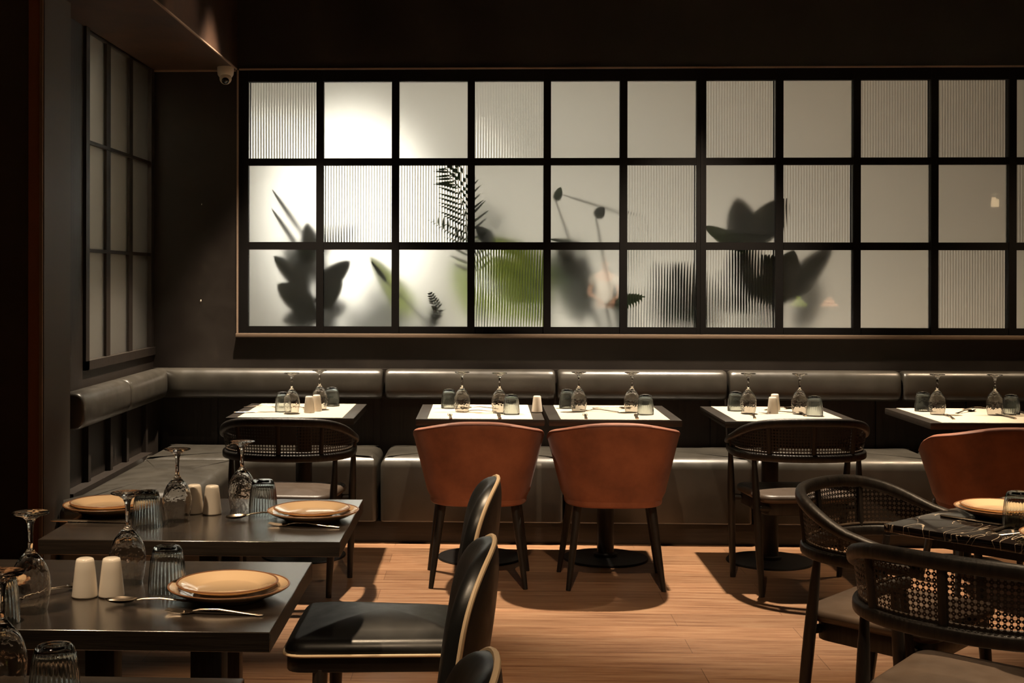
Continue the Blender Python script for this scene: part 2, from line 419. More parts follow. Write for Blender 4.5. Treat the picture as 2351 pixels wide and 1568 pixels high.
tag(build(gp, 'frosted_glass', [M['pane_front'], M['pane_rough']], win, smooth=False, merge=1e-6), 'smooth frosted panes')

# left window with nine tall panes
w2 = empty('window_2', (XL, 0, 0)); w2['kind'] = 'structure'
g = G(); ys = [6.185, 6.533, 6.603, 6.957, 7.027, 7.385]; zs = [1.009, 1.529, 1.546, 2.051, 2.068, 2.588]
fx0, fx1 = -.04, -.006
g.box(fx0-.02, fx1+.02, LW0, ys[0], LZ0, LZ1); g.box(fx0, fx1, ys[1], ys[2], LZ0, LZ1); g.box(fx0, fx1, ys[3], ys[4], LZ0, LZ1); g.box(fx0, fx1+.01, ys[5], WY-.001, LZ0, LZ1)
g.box(fx0-.02, fx1+.02, LW0, WY-.001, LZ0, zs[0]); g.box(fx0, fx1+.005, LW0, WY-.001, zs[1], zs[2]); g.box(fx0, fx1+.005, LW0, WY-.001, zs[3], zs[4]); g.box(fx0, fx1, LW0, WY-.001, zs[5], LZ1-.001)
build(g, 'window_frame', M['wood_panel'], w2, smooth=False)
g = G()
for a in (0, 2, 4):
    for b_ in (0, 2, 4): g.box(-.024, -.018, ys[a]-.003, ys[a+1]+.003, zs[b_]-.003, zs[b_+1]+.003)
build(g, 'frosted_glass', M['lobby_rough'], w2, smooth=False)
# lobby seen through it
struct(G().box(-3.2, -3.1, 5.7, 8.2, 0, CEIL), 'wall_lobby', M['lobby_wall'], smooth=False)
struct(G().box(-3.1, -2.0, 5.66, 5.7, 0, CEIL), 'wall_lobby_side', M['lobby_wall'], smooth=False)
struct(G().box(-3.1, -2.25, 8.1, 8.2, 0, CEIL), 'wall_lobby_end', M['lobby_wall'], smooth=False)
# garden room behind the main window
struct(G().box(-2.2, 5.6, 8.9, 9.0, 0, CEIL), 'wall_garden', M['garden_wall'], smooth=False)
struct(G().box(-2.2, -2.1, WY+.13, 8.9, 0, CEIL), 'wall_garden_left', M['garden_wall'], smooth=False)
struct(G().box(5.5, 5.6, WY+.13, 8.9, 0, CEIL), 'wall_garden_right', M['garden_wall'], smooth=False)
struct(G().box(-2.1, 5.5, WY+.13, 8.9, 3.05, 3.1), 'ceiling_garden', M['garden_wall'], smooth=False)

# vertical panels below the bolsters
g = G(); g.box(XL, 4.6, WY-.03, WY-.001, 0, .89)
for x in (-1.55, -1.1, -.62, -.16, .32, .8, 1.28, 1.75, 2.2, 2.7, 3.2): g.box(x, x+.035, WY-.045, WY-.03, .40, .86)
struct(g, 'trim_7', M['wood_panel'], smooth=False)
g = G(); g.box(XL+.001, XL+.05, 5.622, WY-.03, 0, .86)
for y in (5.64, 5.97, 6.33, 6.62, 7.0): g.box(XL+.05, XL+.075, y, y+.04, .40, .86)
g.box(XL+.05, XL+.11, 5.64, 7.0, .38, .462)
struct(g, 'trim_8', M['wood_panel'], smooth=False)

# ------------------------------------------------------------------ banquette
def bolster_sweep(path, th=.13, hz=.168, z0=.727, round_=.03, pucker=()):
    """rounded bolster swept along a path of (x, y); section bulges to the seat side"""
    sec0 = []
    for k in range(28):
        a = 2*PI*k/28; ca, sa = math.cos(a), math.sin(a)
        sec0.append((math.copysign(abs(ca)**.62, ca)*th/2, math.copysign(abs(sa)**.72, sa)*hz/2))
    P = [Vector((p[0], p[1], z0+hz/2)) for p in path]
    L = [0]
    for a, b_ in zip(P, P[1:]): L.append(L[-1]+(b_-a).length)
    tot = L[-1]; ins = []
    def sec(i):
        d = min(L[i], tot-L[i]); k = 1
        if d < round_: k = math.sqrt(max(0, 1-((round_-d)/round_)**2))*.16+.84
        if i == 0 or i == len(P)-1: k = .80
        return [(a*k, b_*k) for a, b_ in sec0]
    g = G(); g.sweep(P, sec); return g
def seg(a, b, ends=True, n_=24):
    t = [0, .003, .008, .015, .025, .04] if True else []
    L = math.dist(a, b); ts = [q/L for q in t]+[.04/L+(1-.08/L)*k/n_ for k in range(1, n_)]+[1-q/L for q in reversed(t)]
    return [(a[0]+(b[0]-a[0])*k, a[1]+(b[1]-a[1])*k) for k in ts]
BY, BX = 7.352, -1.832
def add_bolster(path, label):
    o = build(bolster_sweep(path), 'bolster_cushion', M['bench'], angle=60)
    tag(o, label, 'bench back cushion', 'charcoal leather back bolsters'); return o
add_bolster(seg((BX, 5.74), (BX, 6.515)), 'short charcoal leather back bolster on the left wall, ending at the column')
corner = [p for p in seg((BX, 6.525), (BX, 7.30))][:-6]+[(BX, 7.352-.0), ]+[p for p in seg((BX, BY), (-.562, BY))][6:]
add_bolster(corner, 'corner charcoal leather bolster turning from the left wall to the window wall')
BS = [-.555, .407, 1.358, 2.311, 3.26]
BL = ['charcoal back bolster behind the tables of the left brown chair', 'charcoal back bolster with a creased right end, below the green leaves',
      'charcoal back bolster behind the table of the right cane chair', 'charcoal back bolster at the right edge of the photo, behind the far right table']
for a, b_, l_ in zip(BS, BS[1:], BL): add_bolster(seg((a+.006, BY), (b_-.006, BY)), l_)
def seat_piece(poly, label, r=.06):
    g = G(); cushion(g, poly, .115, .462, r, .012, 8, .01)
    o = build(g, 'banquette', M['bench'], angle=50); tag(o, label, 'bench seat', 'charcoal leather bench seats'); return o
def fill(poly, step=.08):
    out = []
    for a, b_ in zip(poly, poly[1:]+poly[:1]):
        k = max(1, int(math.dist(a, b_)/step)); out += [(a[0]+(b_[0]-a[0])*j/k, a[1]+(b_[1]-a[1])*j/k) for j in range(k)]
    return out
def rpoly(pts, r=.03, n_=5):
    out = []
    for i, p in enumerate(pts):
        a = Vector(pts[i-1]); q = Vector(p); c = Vector(pts[(i+1) % len(pts)])
        u = (a-q).normalized(); w = (c-q).normalized()
        s_, e_ = q+u*r, q+w*r
        for k in range(n_+1):
            t = k/n_; out.append(tuple(s_*(1-t)**2+q*2*t*(1-t)+e_*t*t))
    return out
SB = 7.395
seat_piece(rpoly([(-1.785, 5.42), (-1.45, 5.60), (-1.26, 5.86), (-1.26, 6.795), (-1.785, 6.795)], .035), 'left wall section of the charcoal leather bench seat, near end cut at an angle')
seat_piece(rpoly([(-1.80, 6.805), (-1.26, 6.805), (-1.20, 6.86), (-1.12, 6.90), (-.562, 6.90), (-.562, SB), (-1.80, SB)], .025), 'corner section of the charcoal leather bench seat behind the left cane chair')
SS = [-.55, .43, 1.42, 2.40, 3.38]
SL = ['bench seat section behind the left brown chair', 'bench seat section behind the second brown chair and between it and the cane chair',
      'bench seat section behind the right cane chair of the window wall', 'bench seat section behind the rightmost brown chair']
for a, b_, l_ in zip(SS, SS[1:], SL): seat_piece(rpoly([(a+.005, 6.90), (b_-.005, 6.90), (b_-.005, SB), (a+.005, SB)], .03), l_)
g = G(); g.box(-1.30, 3.4, 6.945, 7.39, 0, .114); g.box(-1.78, -1.30, 5.95, 7.39, 0, .114)
tag(build(g, 'bench_plinth', M['wood_dark_x'], bevel=.003, segs=1), 'low black wooden plinth under the whole charcoal bench', 'plinth')

# security camera on the soffit
sc = empty('security_camera', (-1.462, 7.355, Z1))
tag(sc, 'small white dome security camera under the soffit beside the window', 'camera')
g = G(); g.lathe([(0, 0), (.046, 0), (.047, -.004), (.046, -.03), (.044, -.045), (.036, -.058), (0, -.066)], 32); build(g, 'housing', M['white_plastic'], sc)
g = G(); g.lathe([(.034*math.sin(PI*k/12), -.034*math.cos(PI*k/12)) for k in range(13)], 28, (.003, -.015, -.068)); build(g, 'ball', M['white_plastic'], sc)
g = G(); q = [(0, .004), (.010, .004), (.018, .0), (.021, -.006), (.021, -.012)]
rows = []
dirv = Vector((.12, -.80, -.58)).normalized(); cc = Vector((.003, -.015, -.068))+dirv*.033
bx = dirv.cross(Vector((0, 0, 1))).normalized(); bz = bx.cross(dirv)
for r_, h_ in q: rows.append([cc+dirv*h_+(bx*math.cos(2*PI*k/24)+bz*math.sin(2*PI*k/24))*max(r_, 1e-5) for k in range(24)])
g.grid(rows, closed_u=True); build(g, 'lens', M['lens'], sc)
# flaked paint spots on the dark wall
for k, (px, py, r_) in enumerate(((461, 691, .006), (463, 469, .003))):
    p = aty(px, py, WY-.001); g = G(); g.lathe([(0, .003), (r_*.7, .002), (r_, 0)], 9)
    for i, q_ in enumerate(g.v): g.v[i] = (q_[0]*.8, -q_[2], q_[1]*1.5+q_[0]*.5)
    o = build(g, 'wall_scuff', M['white_plastic'], loc=p); tag(o, ['larger white paint chip on the dark wall left of the window', 'tiny white paint chip higher on the dark wall left of the window'][k], 'paint chip')

# ------------------------------------------------------------------ tables
def disc_base(t, x=0, y=0):
    g = G(); g.lathe([(0, 0), (.212, 0), (.214, .004), (.21, .010), (.06, .016), (0, .018)], 48, (x, y, 0)); build(g, 'base', M['black_metal'], t)
    g = G(); g.lathe([(0, .016), (.060, .016), (.060, .03), (.042, .034), (.041, .69), (0, .69)], 28, (x, y, 0)); build(g, 'column', M['black_metal'], t)
    g = G(); g.box(x-.2, x+.2, y-.03, y+.03, .69, .719).box(x-.03, x+.03, y-.2, y+.2, .69, .718); build(g, 'bracket', M['black_metal'], t, smooth=False)
def wall_table(cx, cy_, w, d, rz, label, mlabel, by=.15, grp='square dark tables along the bench'):
    t = empty('dining_table', (cx, cy_, 0), rz); tag(t, label, 'table', grp)
    build(G().box(-w/2, w/2, -d/2, d/2, .72, .75), 'tabletop', M['wood_dark_x'], t, bevel=.002, segs=2)
    disc_base(t, 0, by)
    o = build(G().box(-w/2+.055, w/2-.055, -d/2+.008, d/2-.008, 0, .0012), 'placemat', M['mat'], loc=(cx, cy_, .7502), rz=rz, smooth=False)
    tag(o, mlabel, 'placemat', 'cream table runners')
    return t
wall_table(-.908, 6.445, .605, .69, .0, 'square dark table by the corner of the bench, in front of the left cane chair', 'cream runner on the corner table by the left cane chair')
wall_table(-.015, 6.435, .60, .70, 0, 'square dark table behind the left one of two brown chairs', 'cream runner on the table behind the left brown chair')
wall_table(.614, 6.435, .615, .69, 0, 'square dark table behind the second brown chair, touching its neighbour', 'cream runner on the table behind the second brown chair')
wall_table(1.425, 6.405, .625, .70, 0, 'square dark table behind the cane chair right of the brown chairs', 'cream runner under the table setting behind the right cane chair')
wall_table(2.36, 6.38, .64, .68, 0, 'square dark table at the far right, behind the rightmost brown chair', 'cream runner on the table behind the rightmost brown chair')

def slab_table(x0, x1, y0, y1, posts, label):
    cx, cy_ = (x0+x1)/2, (y0+y1)/2
    t = empty('dining_table', (cx, cy_, 0)); tag(t, label, 'table', 'bare dark wooden tables on the left')
    tp = G().box(x0-cx, x1-cx, y0-cy_, y1-cy_, .712, .75); tp.mi = [1, 0, 1, 1, 1, 1]
    build(tp, 'tabletop', [M['wood_top'], M['wood_dark_x']], t, bevel=.0015, segs=1)
    for px, w in posts:
        build(G().box(px-cx-w/2, px-cx+w/2, -w/2, w/2, .02, .712), 'post', M['wood_chair'], t, bevel=.004, segs=2)
    build(G().box(min(p[0] for p in posts)-cx-.2, max(p[0] for p in posts)-cx+.12, -.05, .05, 0, .02).box(posts[0][0]-cx-.04, posts[0][0]-cx+.04, -.25, .25, 0, .019), 'base', M['black_metal'], t, smooth=False)
    return t
slab_table(-1.118, -.356, 3.245, 3.87, [(-.748, .05), (-.686, .05)], 'bare dark wooden table with two plate settings, in front of the left cane chair')
slab_table(-1.20, -.395, 2.415, 3.015, [(-.795, .062), (-.572, .066)], 'bare dark wooden table with one full plate setting in the left foreground')
slab_table(-1.20, -.392, 1.53, 2.138, [(-.82, .062), (-.58, .066)], 'dark wooden table of which only the far edge shows at the bottom left')

# marble table
MA = math.radians(42.8)
e1 = Vector((math.cos(MA), math.sin(MA), 0)); e2 = Vector((math.sin(MA), -math.cos(MA), 0))
mc = Vector((1.077, 3.556, 0)); MS = .80
ctr = mc+e1*MS/2+e2*MS/2
mt = empty('marble_table', ctr, MA); tag(mt, 'square table with a veined black marble top, corner pointing left, right foreground', 'table')
build(G().box(-MS/2, MS/2, -MS/2, MS/2, .728, .75), 'marble_top', M['marble'], mt, bevel=.003, segs=2)
build(G().box(-MS/2+.09, MS/2-.09, -MS/2+.09, MS/2-.09, .69, .728), 'apron', M['wood_chair'], mt, smooth=False)
build(G().box(-.14, .14, -.14, .14, .02, .69), 'pedestal', wood('walnut_pedestal', (.035, .018, .010), (.065, .035, .02), .5, 'z'), mt, bevel=.004, segs=2)
build(G().box(-.27, .27, -.27, .27, 0, .02), 'base', M['black_metal'], mt, bevel=.003, segs=1)

# ------------------------------------------------------------------ chairs
def ssmooth(t): t = max(0, min(1, t)); return t*t*(3-2*t)
def uplan(a, b, tip, xt, n_=40):
    """U-shaped plan from the left tip round the back to the right tip"""
    left = [(-(a+(xt-a)*(1-k/8)**1.5), tip*(1-k/8)) for k in range(8)]
    arc = [(-a*math.copysign(abs(math.cos(PI*k/n_))**.85, math.cos(PI*k/n_)), -b*abs(math.sin(PI*k/n_))**.85) for k in range(n_+1)]
    return left+arc+[(-x, y) for x, y in reversed(left)]
def rail_z(y):
    # back high, arms sweeping down to the tips
    pts = [(-.28, .794), (-.25, .79), (-.2, .776), (-.13, .747), (-.05, .712), (0, .70), (.1, .675), (.2, .655)]
    for (a, za), (b_, zb) in zip(pts, pts[1:]):
        if y <= b_: return za+(zb-za)*max(0, (y-a)/(b_-a))
    return .65
def rsec(w, h, n_=14, e=.6): return [(math.copysign(abs(math.cos(2*PI*k/n_))**e, math.cos(2*PI*k/n_))*w/2, math.copysign(abs(math.sin(2*PI*k/n_))**e, math.sin(2*PI*k/n_))*h/2) for k in range(n_)]
def smoothz(zs, it=4):
    for _ in range(it): zs = [zs[0]]+[(zs[i-1]+zs[i]*2+zs[i+1])/4 for i in range(1, len(zs)-1)]+[zs[-1]]
    return zs
def make_cane_chair():
    t = empty('cane_chair')
    top = uplan(.300, .275, .17, .275); zz = smoothz([rail_z(y) for x, y in top])
    path = [(x, y, z-.018) for (x, y), z in zip(top, zz)]; n_ = len(path)
    hs = [.024+.014*ssmooth((-y+.02)/.2) for x, y in top]
    g = G(); g.sweep(path, lambda i: rsec(.032, hs[i], 16, .75)); build(g, 'top_rail', M['wood_chair'], t, angle=50)
    low = uplan(.288, .262, .165, .27); lp = [(x, y, .614) for x, y in low]
    g = G(); g.sweep(lp, lambda i: rsec(.03, .034, 16, .55)); build(g, 'lower_rail', M['wood_chair'], t, angle=50)
    # cane panel with uv in metres
    us = [0]
    for a, b_ in zip(path, path[1:]): us.append(us[-1]+math.dist(a[:2], b_[:2]))
    rows = 8; V = []; FS = []; UV = []
    rng = range(3, n_-3)
    for i in rng:
        for r in range(rows+1):
            f_ = r/rows; zt = path[i][2]-hs[i]/2+.006; z = .628+(zt-.628)*f_
            x = low[i][0]*(1-f_)+top[i][0]*f_; y = low[i][1]*(1-f_)+top[i][1]*f_
            V.append((x, y, z)); UV.append((us[i], z))
    nr = rows+1
    for i in range(len(rng)-1):
        for r in range(rows): FS.append((i*nr+r, (i+1)*nr+r, (i+1)*nr+r+1, i*nr+r+1))
    me = bpy.data.meshes.new('cane_panel'); me.from_pydata(V, [], FS); me.materials.append(M['cane'])
    uvl = me.uv_layers.new(name='UVMap')
    for lp_ in me.loops: uvl.data[lp_.index].uv = UV[lp_.vertex_index]
    for p in me.polygons: p.use_smooth = True
    link('cane_panel', me, t)
    # woven binding along the lower rail
    g = G(); g.tube([(x*.985, y*.985, .636) for x, y in low[4:-4]], .0045, 8); build(g, 'cane_binding', M['cane_bind'], t)
    # posts in the back
    def post(x):
        i = min(range(n_), key=lambda k: abs(path[k][0]-x)+(0 if path[k][1] < 0.02 else 9))
        a = Vector((low[i][0]*.995, low[i][1]*.995, .625)); b_ = Vector(path[i])
        g = G(); g.sweep([a, a.lerp(b_, .5), b_], lambda k: rsec(.022, .017, 12, .7), up=(0, 1, 0) if abs(x) < .25 else (1, 0, 0)); build(g, 'back_post', M['wood_chair'], t)
    for x in (-.185, 0, .185): post(x)
    for s_ in (-1, 1):
        i = min(range(n_), key=lambda k: abs(path[k][0]-s_*.3)*.2+abs(path[k][1]-.05))
        a = Vector((low[i][0], low[i][1], .625)); b_ = Vector(path[i])
        g = G(); g.tube([a, a.lerp(b_, .5), b_], .010, 10, up=(1, 0, 0)); build(g, 'back_post', M['wood_chair'], t)
    for s_ in (-1, 1):
        for (xt, yt, xb, yb) in ((.235, -.155, .218, -.225), (.277, .11, .252, .165)):
            P = [(s_*(xt+(xb-xt)*k/8), yt+(yb-yt)*k/8, .60*(1-k/8)) for k in range(9)]
            rr = [.0105, .0145, .017, .018, .018, .0172, .016, .0145, .0125]
            g = G(); g.tube(P, rr, 14, up=(0, 1, 0)); build(g, 'leg', M['wood_chair'], t)
    poly = rpoly([(-.215, -.225), (.215, -.225), (.245, .195), (-.245, .195)], .075, 6)
    g = G(); cushion(g, poly, .408, .446, .02, .014, 6); tag(build(g, 'seat_pad', M['seat_leather'], t, angle=60), 'dark brown leather seat pad')
    g = G(); cushion(g, rpoly([(-.19, -.19), (.19, -.19), (.225, .175), (-.225, .175)], .05, 4), .352, .411, .004, 0, 2); build(g, 'seat_frame', M['wood_chair'], t, angle=50)
    for s_ in (-1, 1):
        g = G(); g.tube([(s_*.15, -.17, .38), (s_*.225, -.185, .385)], .014, 8); build(g, 'seat_bracket', M['wood_chair'], t)
        g = G(); g.tube([(s_*.17, .13, .38), (s_*.265, .135, .385)], .014, 8); build(g, 'seat_bracket', M['wood_chair'], t)
    return t
M['cane_bind'] = wood('cane_binding', (.03, .018, .010), (.09, .06, .035), .5, 'x', .3, 3)

def make_tub_chair():
    t = empty('tub_chair')
    NU, NV = 56, 14
    def plan(v, off):
        a = .228+.076*v-off; b_ = .205+.075*v-off
        pts = []
        for k in range(NU+1):
            th = PI*k/NU; c, s_ = math.cos(th), math.sin(th)
            pts.append((-a*math.copysign(abs(c)**.62, c), -b_*abs(s_)**.80))
        tip = .19
        le = [(-a+.05*(1-k/8)**1.5, tip*(1-k/8)) for k in range(8)]
        return le+pts+[(-x, y) for x, y in reversed(le)]
    n_ = len(plan(0, 0))
    pf = plan(1, 0)
    def rim(i):
        x, y = pf[i]
        z = .765-.05*abs(x/.304)**2.2
        if y > -.12: z = .715-.10*ssmooth((y+.12)/.31)
        return z
    rz_ = smoothz([rim(i) for i in range(n_)], 6)
    zb = .385
    def row(v, off, dz=0):
        p = plan(v, off); return [(p[i][0], p[i][1], zb+(rz_[i]-zb)*v+dz) for i in range(n_)]
    rows = [row(k/NV*.985, -.0+.012*(1-min(1, k/2))) for k in range(NV+1)]
    rows += [row(1.0, .006), row(1.01, .016), row(1.01, .026), row(.995, .038), row(.97, .043)]
    rows += [row(v, .044) for v in (.85, .7, .55, .4, .25)]
    g = G(); g.grid(rows); 
    # end caps of the arms
    for e in (0, -1):
        loop = [r[e] for r in rows]; c = tuple(sum(q[k] for q in loop)/len(loop) for k in range(3))
        vs_ = loop+[c]; N = len(loop); g.add(vs_, [(i, (i+1) % N, N) if e == 0 else ((i+1) % N, i, N) for i in range(N)])
    build(g, 'shell', M['suede'], t, angle=55)
    low = plan(0, .004)
    g = G(); cushion(g, low, .375, .43, .012, 0, 3); build(g, 'seat_base', M['suede'], t, angle=50)
    g = G(); cushion(g, rpoly([(-.17, -.14), (.17, -.14), (.175, .22), (-.175, .22)], .08, 5), .42, .475, .022, .012, 5); build(g, 'seat_cushion', M['suede'], t, angle=50)
    g = G(); p = row(1.0, .003); g.tube([(q[0], q[1], q[2]-.008) for q in p], .0032, 8); build(g, 'seam_piping', M['suede_seam'], t)
    for s_ in (-1, 1):
        for (xt, yt, xb, yb) in ((.165, -.10, .214, -.165), (.18, .15, .235, .21)):
            P = [(s_*(xt+(xb-xt)*k/4), yt+(yb-yt)*k/4, .385*(1-k/4)) for k in range(5)]
            g = G(); g.tube(P, [.021, .019, .0165, .014, .011], 14, up=(0, 1, 0)); build(g, 'leg', M['wood_chair'], t)
    return t

def make_side_chair():
    t = empty('side_chair')
    poly = rpoly([(-.19, -.20), (.19, -.20), (.225, .30), (-.225, .30)], .06, 6)
    g = G(); cushion(g, poly, .44, .474, .034, .034, 8, .008); build(g, 'seat', M['black_leather'], t, angle=60)
    g = G(); cushion(g, rpoly([(-.186, -.19), (.186, -.19), (.22, .295), (-.22, .295)], .055, 5), .392, .435, .004, 0, 2); build(g, 'apron', M['black_leather'], t, angle=50)
    pl = rpoly([(-.193, -.203), (.193, -.203), (.228, .303), (-.228, .303)], .06, 6)
    g = G(); g.tube([(x, y, .4375) for x, y in pl]+[(pl[0][0], pl[0][1], .4375)], .0042, 8, cap=False); tag(build(g, 'seat_piping', M['piping'], t), 'cream piping around the seat')
    NU, NVv = 24, 22
    ZB, ZT = .40, .864
    def hw(v):
        v0 = .62; w = .165+.05*ssmooth(v/.5)
        return w*(1-((v-v0)/(1-v0))**2.4)**(1/2.4) if v > v0 else w
    vsl = [k/12*.62 for k in range(12)]+[.62+.38*math.sin(PI/2*k/14) for k in range(15)]
    def mid(u, v):
        x = hw(min(v, .99999))*u if v < 1 else 0
        y = -.175-.075*v-.012*math.sin(v*PI*.9)+.048*(abs(x)/.215)**2
        return Vector((x, y, ZB+(ZT-ZB)*v))
    def edge(u, v): return max(0, (1-abs(u)**7))**.5*max(0, (1-v**10))**.5
    us = [math.sin(PI/2*(2*k/NU-1)) for k in range(NU+1)]
    fr, bk = [], []
    for v in vsl:
        fr.append([mid(u, v)+Vector((0, .052*edge(u, v), 0)) for u in us])
        bk.append([mid(u, v)-Vector((0, .020*edge(u, v), 0)) for u in us])
    g = G(); g.grid(fr); build(g, 'back_cushion', M['black_leather'], t, angle=70)
    g = G(); g.grid(bk); tag(build(g, 'back_shell', M['taupe_leather'], t, angle=70), 'dark taupe leather outer back')
    per = [mid(-1, v) for v in vsl]+[mid(1, v) for v in reversed(vsl[:-1])]
    per = [p+Vector((0, -.003, 0)) for p in per]
    g = G(); g.tube(per, .0055, 8, up=(0, 1, 0)); tag(build(g, 'back_piping', M['piping'], t), 'cream piping around the backrest')
    for s_ in (-1, 1):
        for (xt, yt, xb, yb) in ((.165, -.165, .175, -.235), (.195, .205, .20, .215)):
            P = [(s_*(xt+(xb-xt)*k/4), yt+(yb-yt)*k/4, .40*(1-k/4)) for k in range(5)]
            g = G(); g.tube(P, [.02, .019, .017, .015, .012], 12, up=(0, 1, 0)); build(g, 'leg', M['wood_chair'], t)
    return t
def place(proto, first, x, y, rz, label, cat, group, z=0):
    o = proto if first else copy_tree(proto)
    o.location = (x, y, z); o.rotation_euler = (0, 0, rz); tag(o, label, cat, group); return o
cc_ = make_cane_chair(); GC = 'black cane-back armchairs'
place(cc_, True, -.885, 5.965, math.radians(-3), 'black cane-back armchair at the corner table on the left', 'armchair', GC)
place(cc_, False, 1.438, 6.06, math.radians(3), 'black cane-back armchair right of the two brown chairs', 'armchair', GC)
place(cc_, False, 1.238, 3.895, math.radians(-131), 'black cane-back armchair behind the marble table corner, turned to the right', 'armchair', GC)
place(cc_, False, 1.205, 3.17, math.radians(-41), 'black cane-back armchair nearest the viewer at the bottom right', 'armchair', GC)
tb = make_tub_chair(); GT = 'brown leather tub chairs'
place(tb, True, -.022, 6.085, 0, 'left one of the two rust brown tub chairs side by side', 'tub chair', GT)
place(tb, False, .598, 6.07, 0, 'second rust brown tub chair, right beside its twin', 'tub chair', GT)
place(tb, False, 2.285, 5.98, math.radians(2), 'rust brown tub chair cut off by the right edge, behind the marble table', 'tub chair', GT)
sd = make_side_chair(); GS = 'black side chairs with cream piping'
place(sd, True, -.215, 3.56, PI/2, 'black leather side chair with its whole seat in view, farthest of three', 'chair', GS)
place(sd, False, -.232, 2.72, PI/2, 'black side chair with cream piping, its backrest in front of the farthest one', 'chair', GS)
place(sd, False, -.236, 1.86, PI/2, 'black side chair of which only the backrest top shows at the bottom edge', 'chair', GS)

# ------------------------------------------------------------------ tableware
def make_wineglass():
    prof = [(.0, .195), (.030, .1955), (.0355, .195), (.0362, .1935), (.034, .192), (.020, .188), (.010, .181), (.0062, .170), (.0050, .155), (.0048, .135),
            (.0058, .124), (.010, .117), (.018, .108), (.027, .097), (.034, .083), (.0385, .066), (.0395, .052), (.0385, .036), (.0355, .018), (.032, .0)]
    inner = [(.0310, .0), (.0345, .018), (.0374, .036), (.0384, .052), (.0373, .066), (.0326, .082), (.025, .0955), (.016, .105), (.008, .110), (0, .1115)]
    g = G(); g.lathe(prof+inner, 40); return build(g, 'wine_glass', M['clear_glass'], angle=50)
def make_tumbler():
    out = [(0, .0955), (.018, .096), (.0255, .0945), (.0295, .090), (.0320, .082), (.0345, .066), (.0368, .045), (.0385, .022), (.0398, .002), (.0395, .0)]
    inn = [(.0372, 0), (.0365, .022), (.0348, .045), (.0326, .066), (.030, .080), (.026, .0865), (.016, .0885), (0, .089)]
    def rib(z, t): return .028*max(0, math.cos(30*t))*(1 if .004 < z < .074 else .0)
    g = G(); g.lathe(out, 180, rib=rib); g.lathe([(.0395, 0)]+inn, 180)
    return build(g, 'tumbler', M['tumbler_glass'], angle=50)
def make_shaker():
    g = G(); g.lathe([(0, 0), (.0245, 0), (.0265, .002), (.0265, .004), (.024, .028), (.0212, .055), (.0190, .073), (.0172, .0785), (.014, .080), (0, .0795)], 32)
    return build(g, 'shaker', M['shaker'], angle=60)
def make_plate(R_, h, mtl, name='plate'):
    t = G()
    t.lathe([(0, 0), (R_*.58, 0), (R_*.60, .002), (R_*.80, h*.45), (R_*.97, h-.004), (R_, h-.001), (R_*.995, h+.001), (R_*.96, h), (R_*.78, h*.72), (R_*.64, .0075), (R_*.58, .006), (0, .0055)], 64)
    o = build(t, name, mtl, angle=60)
    g = G(); g.lathe([(R_*.985+.0022*math.cos(2*PI*k/8), h+.0003+.0014*math.sin(2*PI*k/8)) for k in range(9)], 64)
    tag(build(g, 'rim', M['plate_rim'], o), 'thin brown rim'); return o
def cut_profile(kind):
    g = G()
    if kind == 'knife':
        L = .215
        st = [(0, .006, .003), (.01, .0085, .0038), (.06, .0075, .0036), (.10, .006, .003), (.105, .0065, .002), (.13, .009, .0012), (.18, .0095, .001), (.205, .006, .0008), (.215, .001, .0006)]
        P = [(0, s_, .003) for s_, w, h in st]
        g.sweep(P, lambda i: [(math.cos(2*PI*k/10)*st[i][1], math.sin(2*PI*k/10)*st[i][2]) for k in range(10)])
        return g
    st = [(0, .0055, .0018), (.006, .0075, .0022), (.04, .0055, .0022), (.09, .0032, .0022), (.125, .003, .002), (.140, .0045, .0016)]
    z = [.0022, .0022, .005, .010, .009, .006]
    g.sweep([(0, s_[0], z[i]) for i, s_ in enumerate(st)], lambda i: [(math.cos(2*PI*k/10)*st[i][1], math.sin(2*PI*k/10)*st[i][2]) for k in range(10)])
    if kind == 'fork':
        rows = []
        for s_, w, zz in ((.138, .0045, .006), (.146, .009, .0045), (.155, .0118, .003), (.163, .0122, .003)):
            rows.append([(x*w, s_, zz+.0015*(1-abs(x))*-1) for x in (-1, -.5, 0, .5, 1)]+[(x*w, s_, zz-.0015-.0008*(1-abs(x))) for x in (1, .5, 0, -.5, -1)])
        g.grid(rows, closed_u=True)
        for k in (-1.5, -.5, .5, 1.5):
            g.tube([(k*.0063, .161, .0023), (k*.0064, .18, .004), (k*.0062, .195, .007)], [.0016, .0014, .0008], 6)
    else:
        n_ = 14; top, bot = [], []
        for i in range(n_+1):
            a = i/n_; s_ = .136+.066*a; w = .0205*math.sin(PI*min(1, (a*.94+.06)))**.62*(1-.12*(1-a))
            top.append([(w*c, s_, .009-.0075*(1-c*c)*math.sin(PI*a)**.5) for c in (-1, -.75, -.5, -.25, 0, .25, .5, .75, 1)])
            bot.append([(w*c, s_, .0082-.0082*(1-c*c)*math.sin(PI*a)**.5) for c in (-1, -.75, -.5, -.25, 0, .25, .5, .75, 1)])
        g.grid(top); g.grid(bot)
    return g
wg = make_wineglass(); tm = make_tumbler(); sh = make_shaker()
big = make_plate(.125, .026, M['plate'], 'dinner_plate'); small = make_plate(.104, .019, M['plate'], 'side_plate')
cut = {k: build(cut_profile(k), k, M['steel'], angle=50) for k in ('fork', 'knife', 'spoon')}
used = set()
def put(o, p, rz, label, cat, group, rx=0):
    key = o.name.split('.')[0]
    q = o if key not in used else copy_tree(o)
    used.add(key)
    q.location = p; q.rotation_euler = (rx, 0, rz); tag(q, label, cat, group); return q
TZ, RZ_ = .7502, .7518
def glass_at(px, fy, label, z=RZ_):
    D = at(px, fy, z+.195); put(wg, (D.x, D.y, z), random.random()*6, label, 'wine glass', 'upside-down wine glasses')
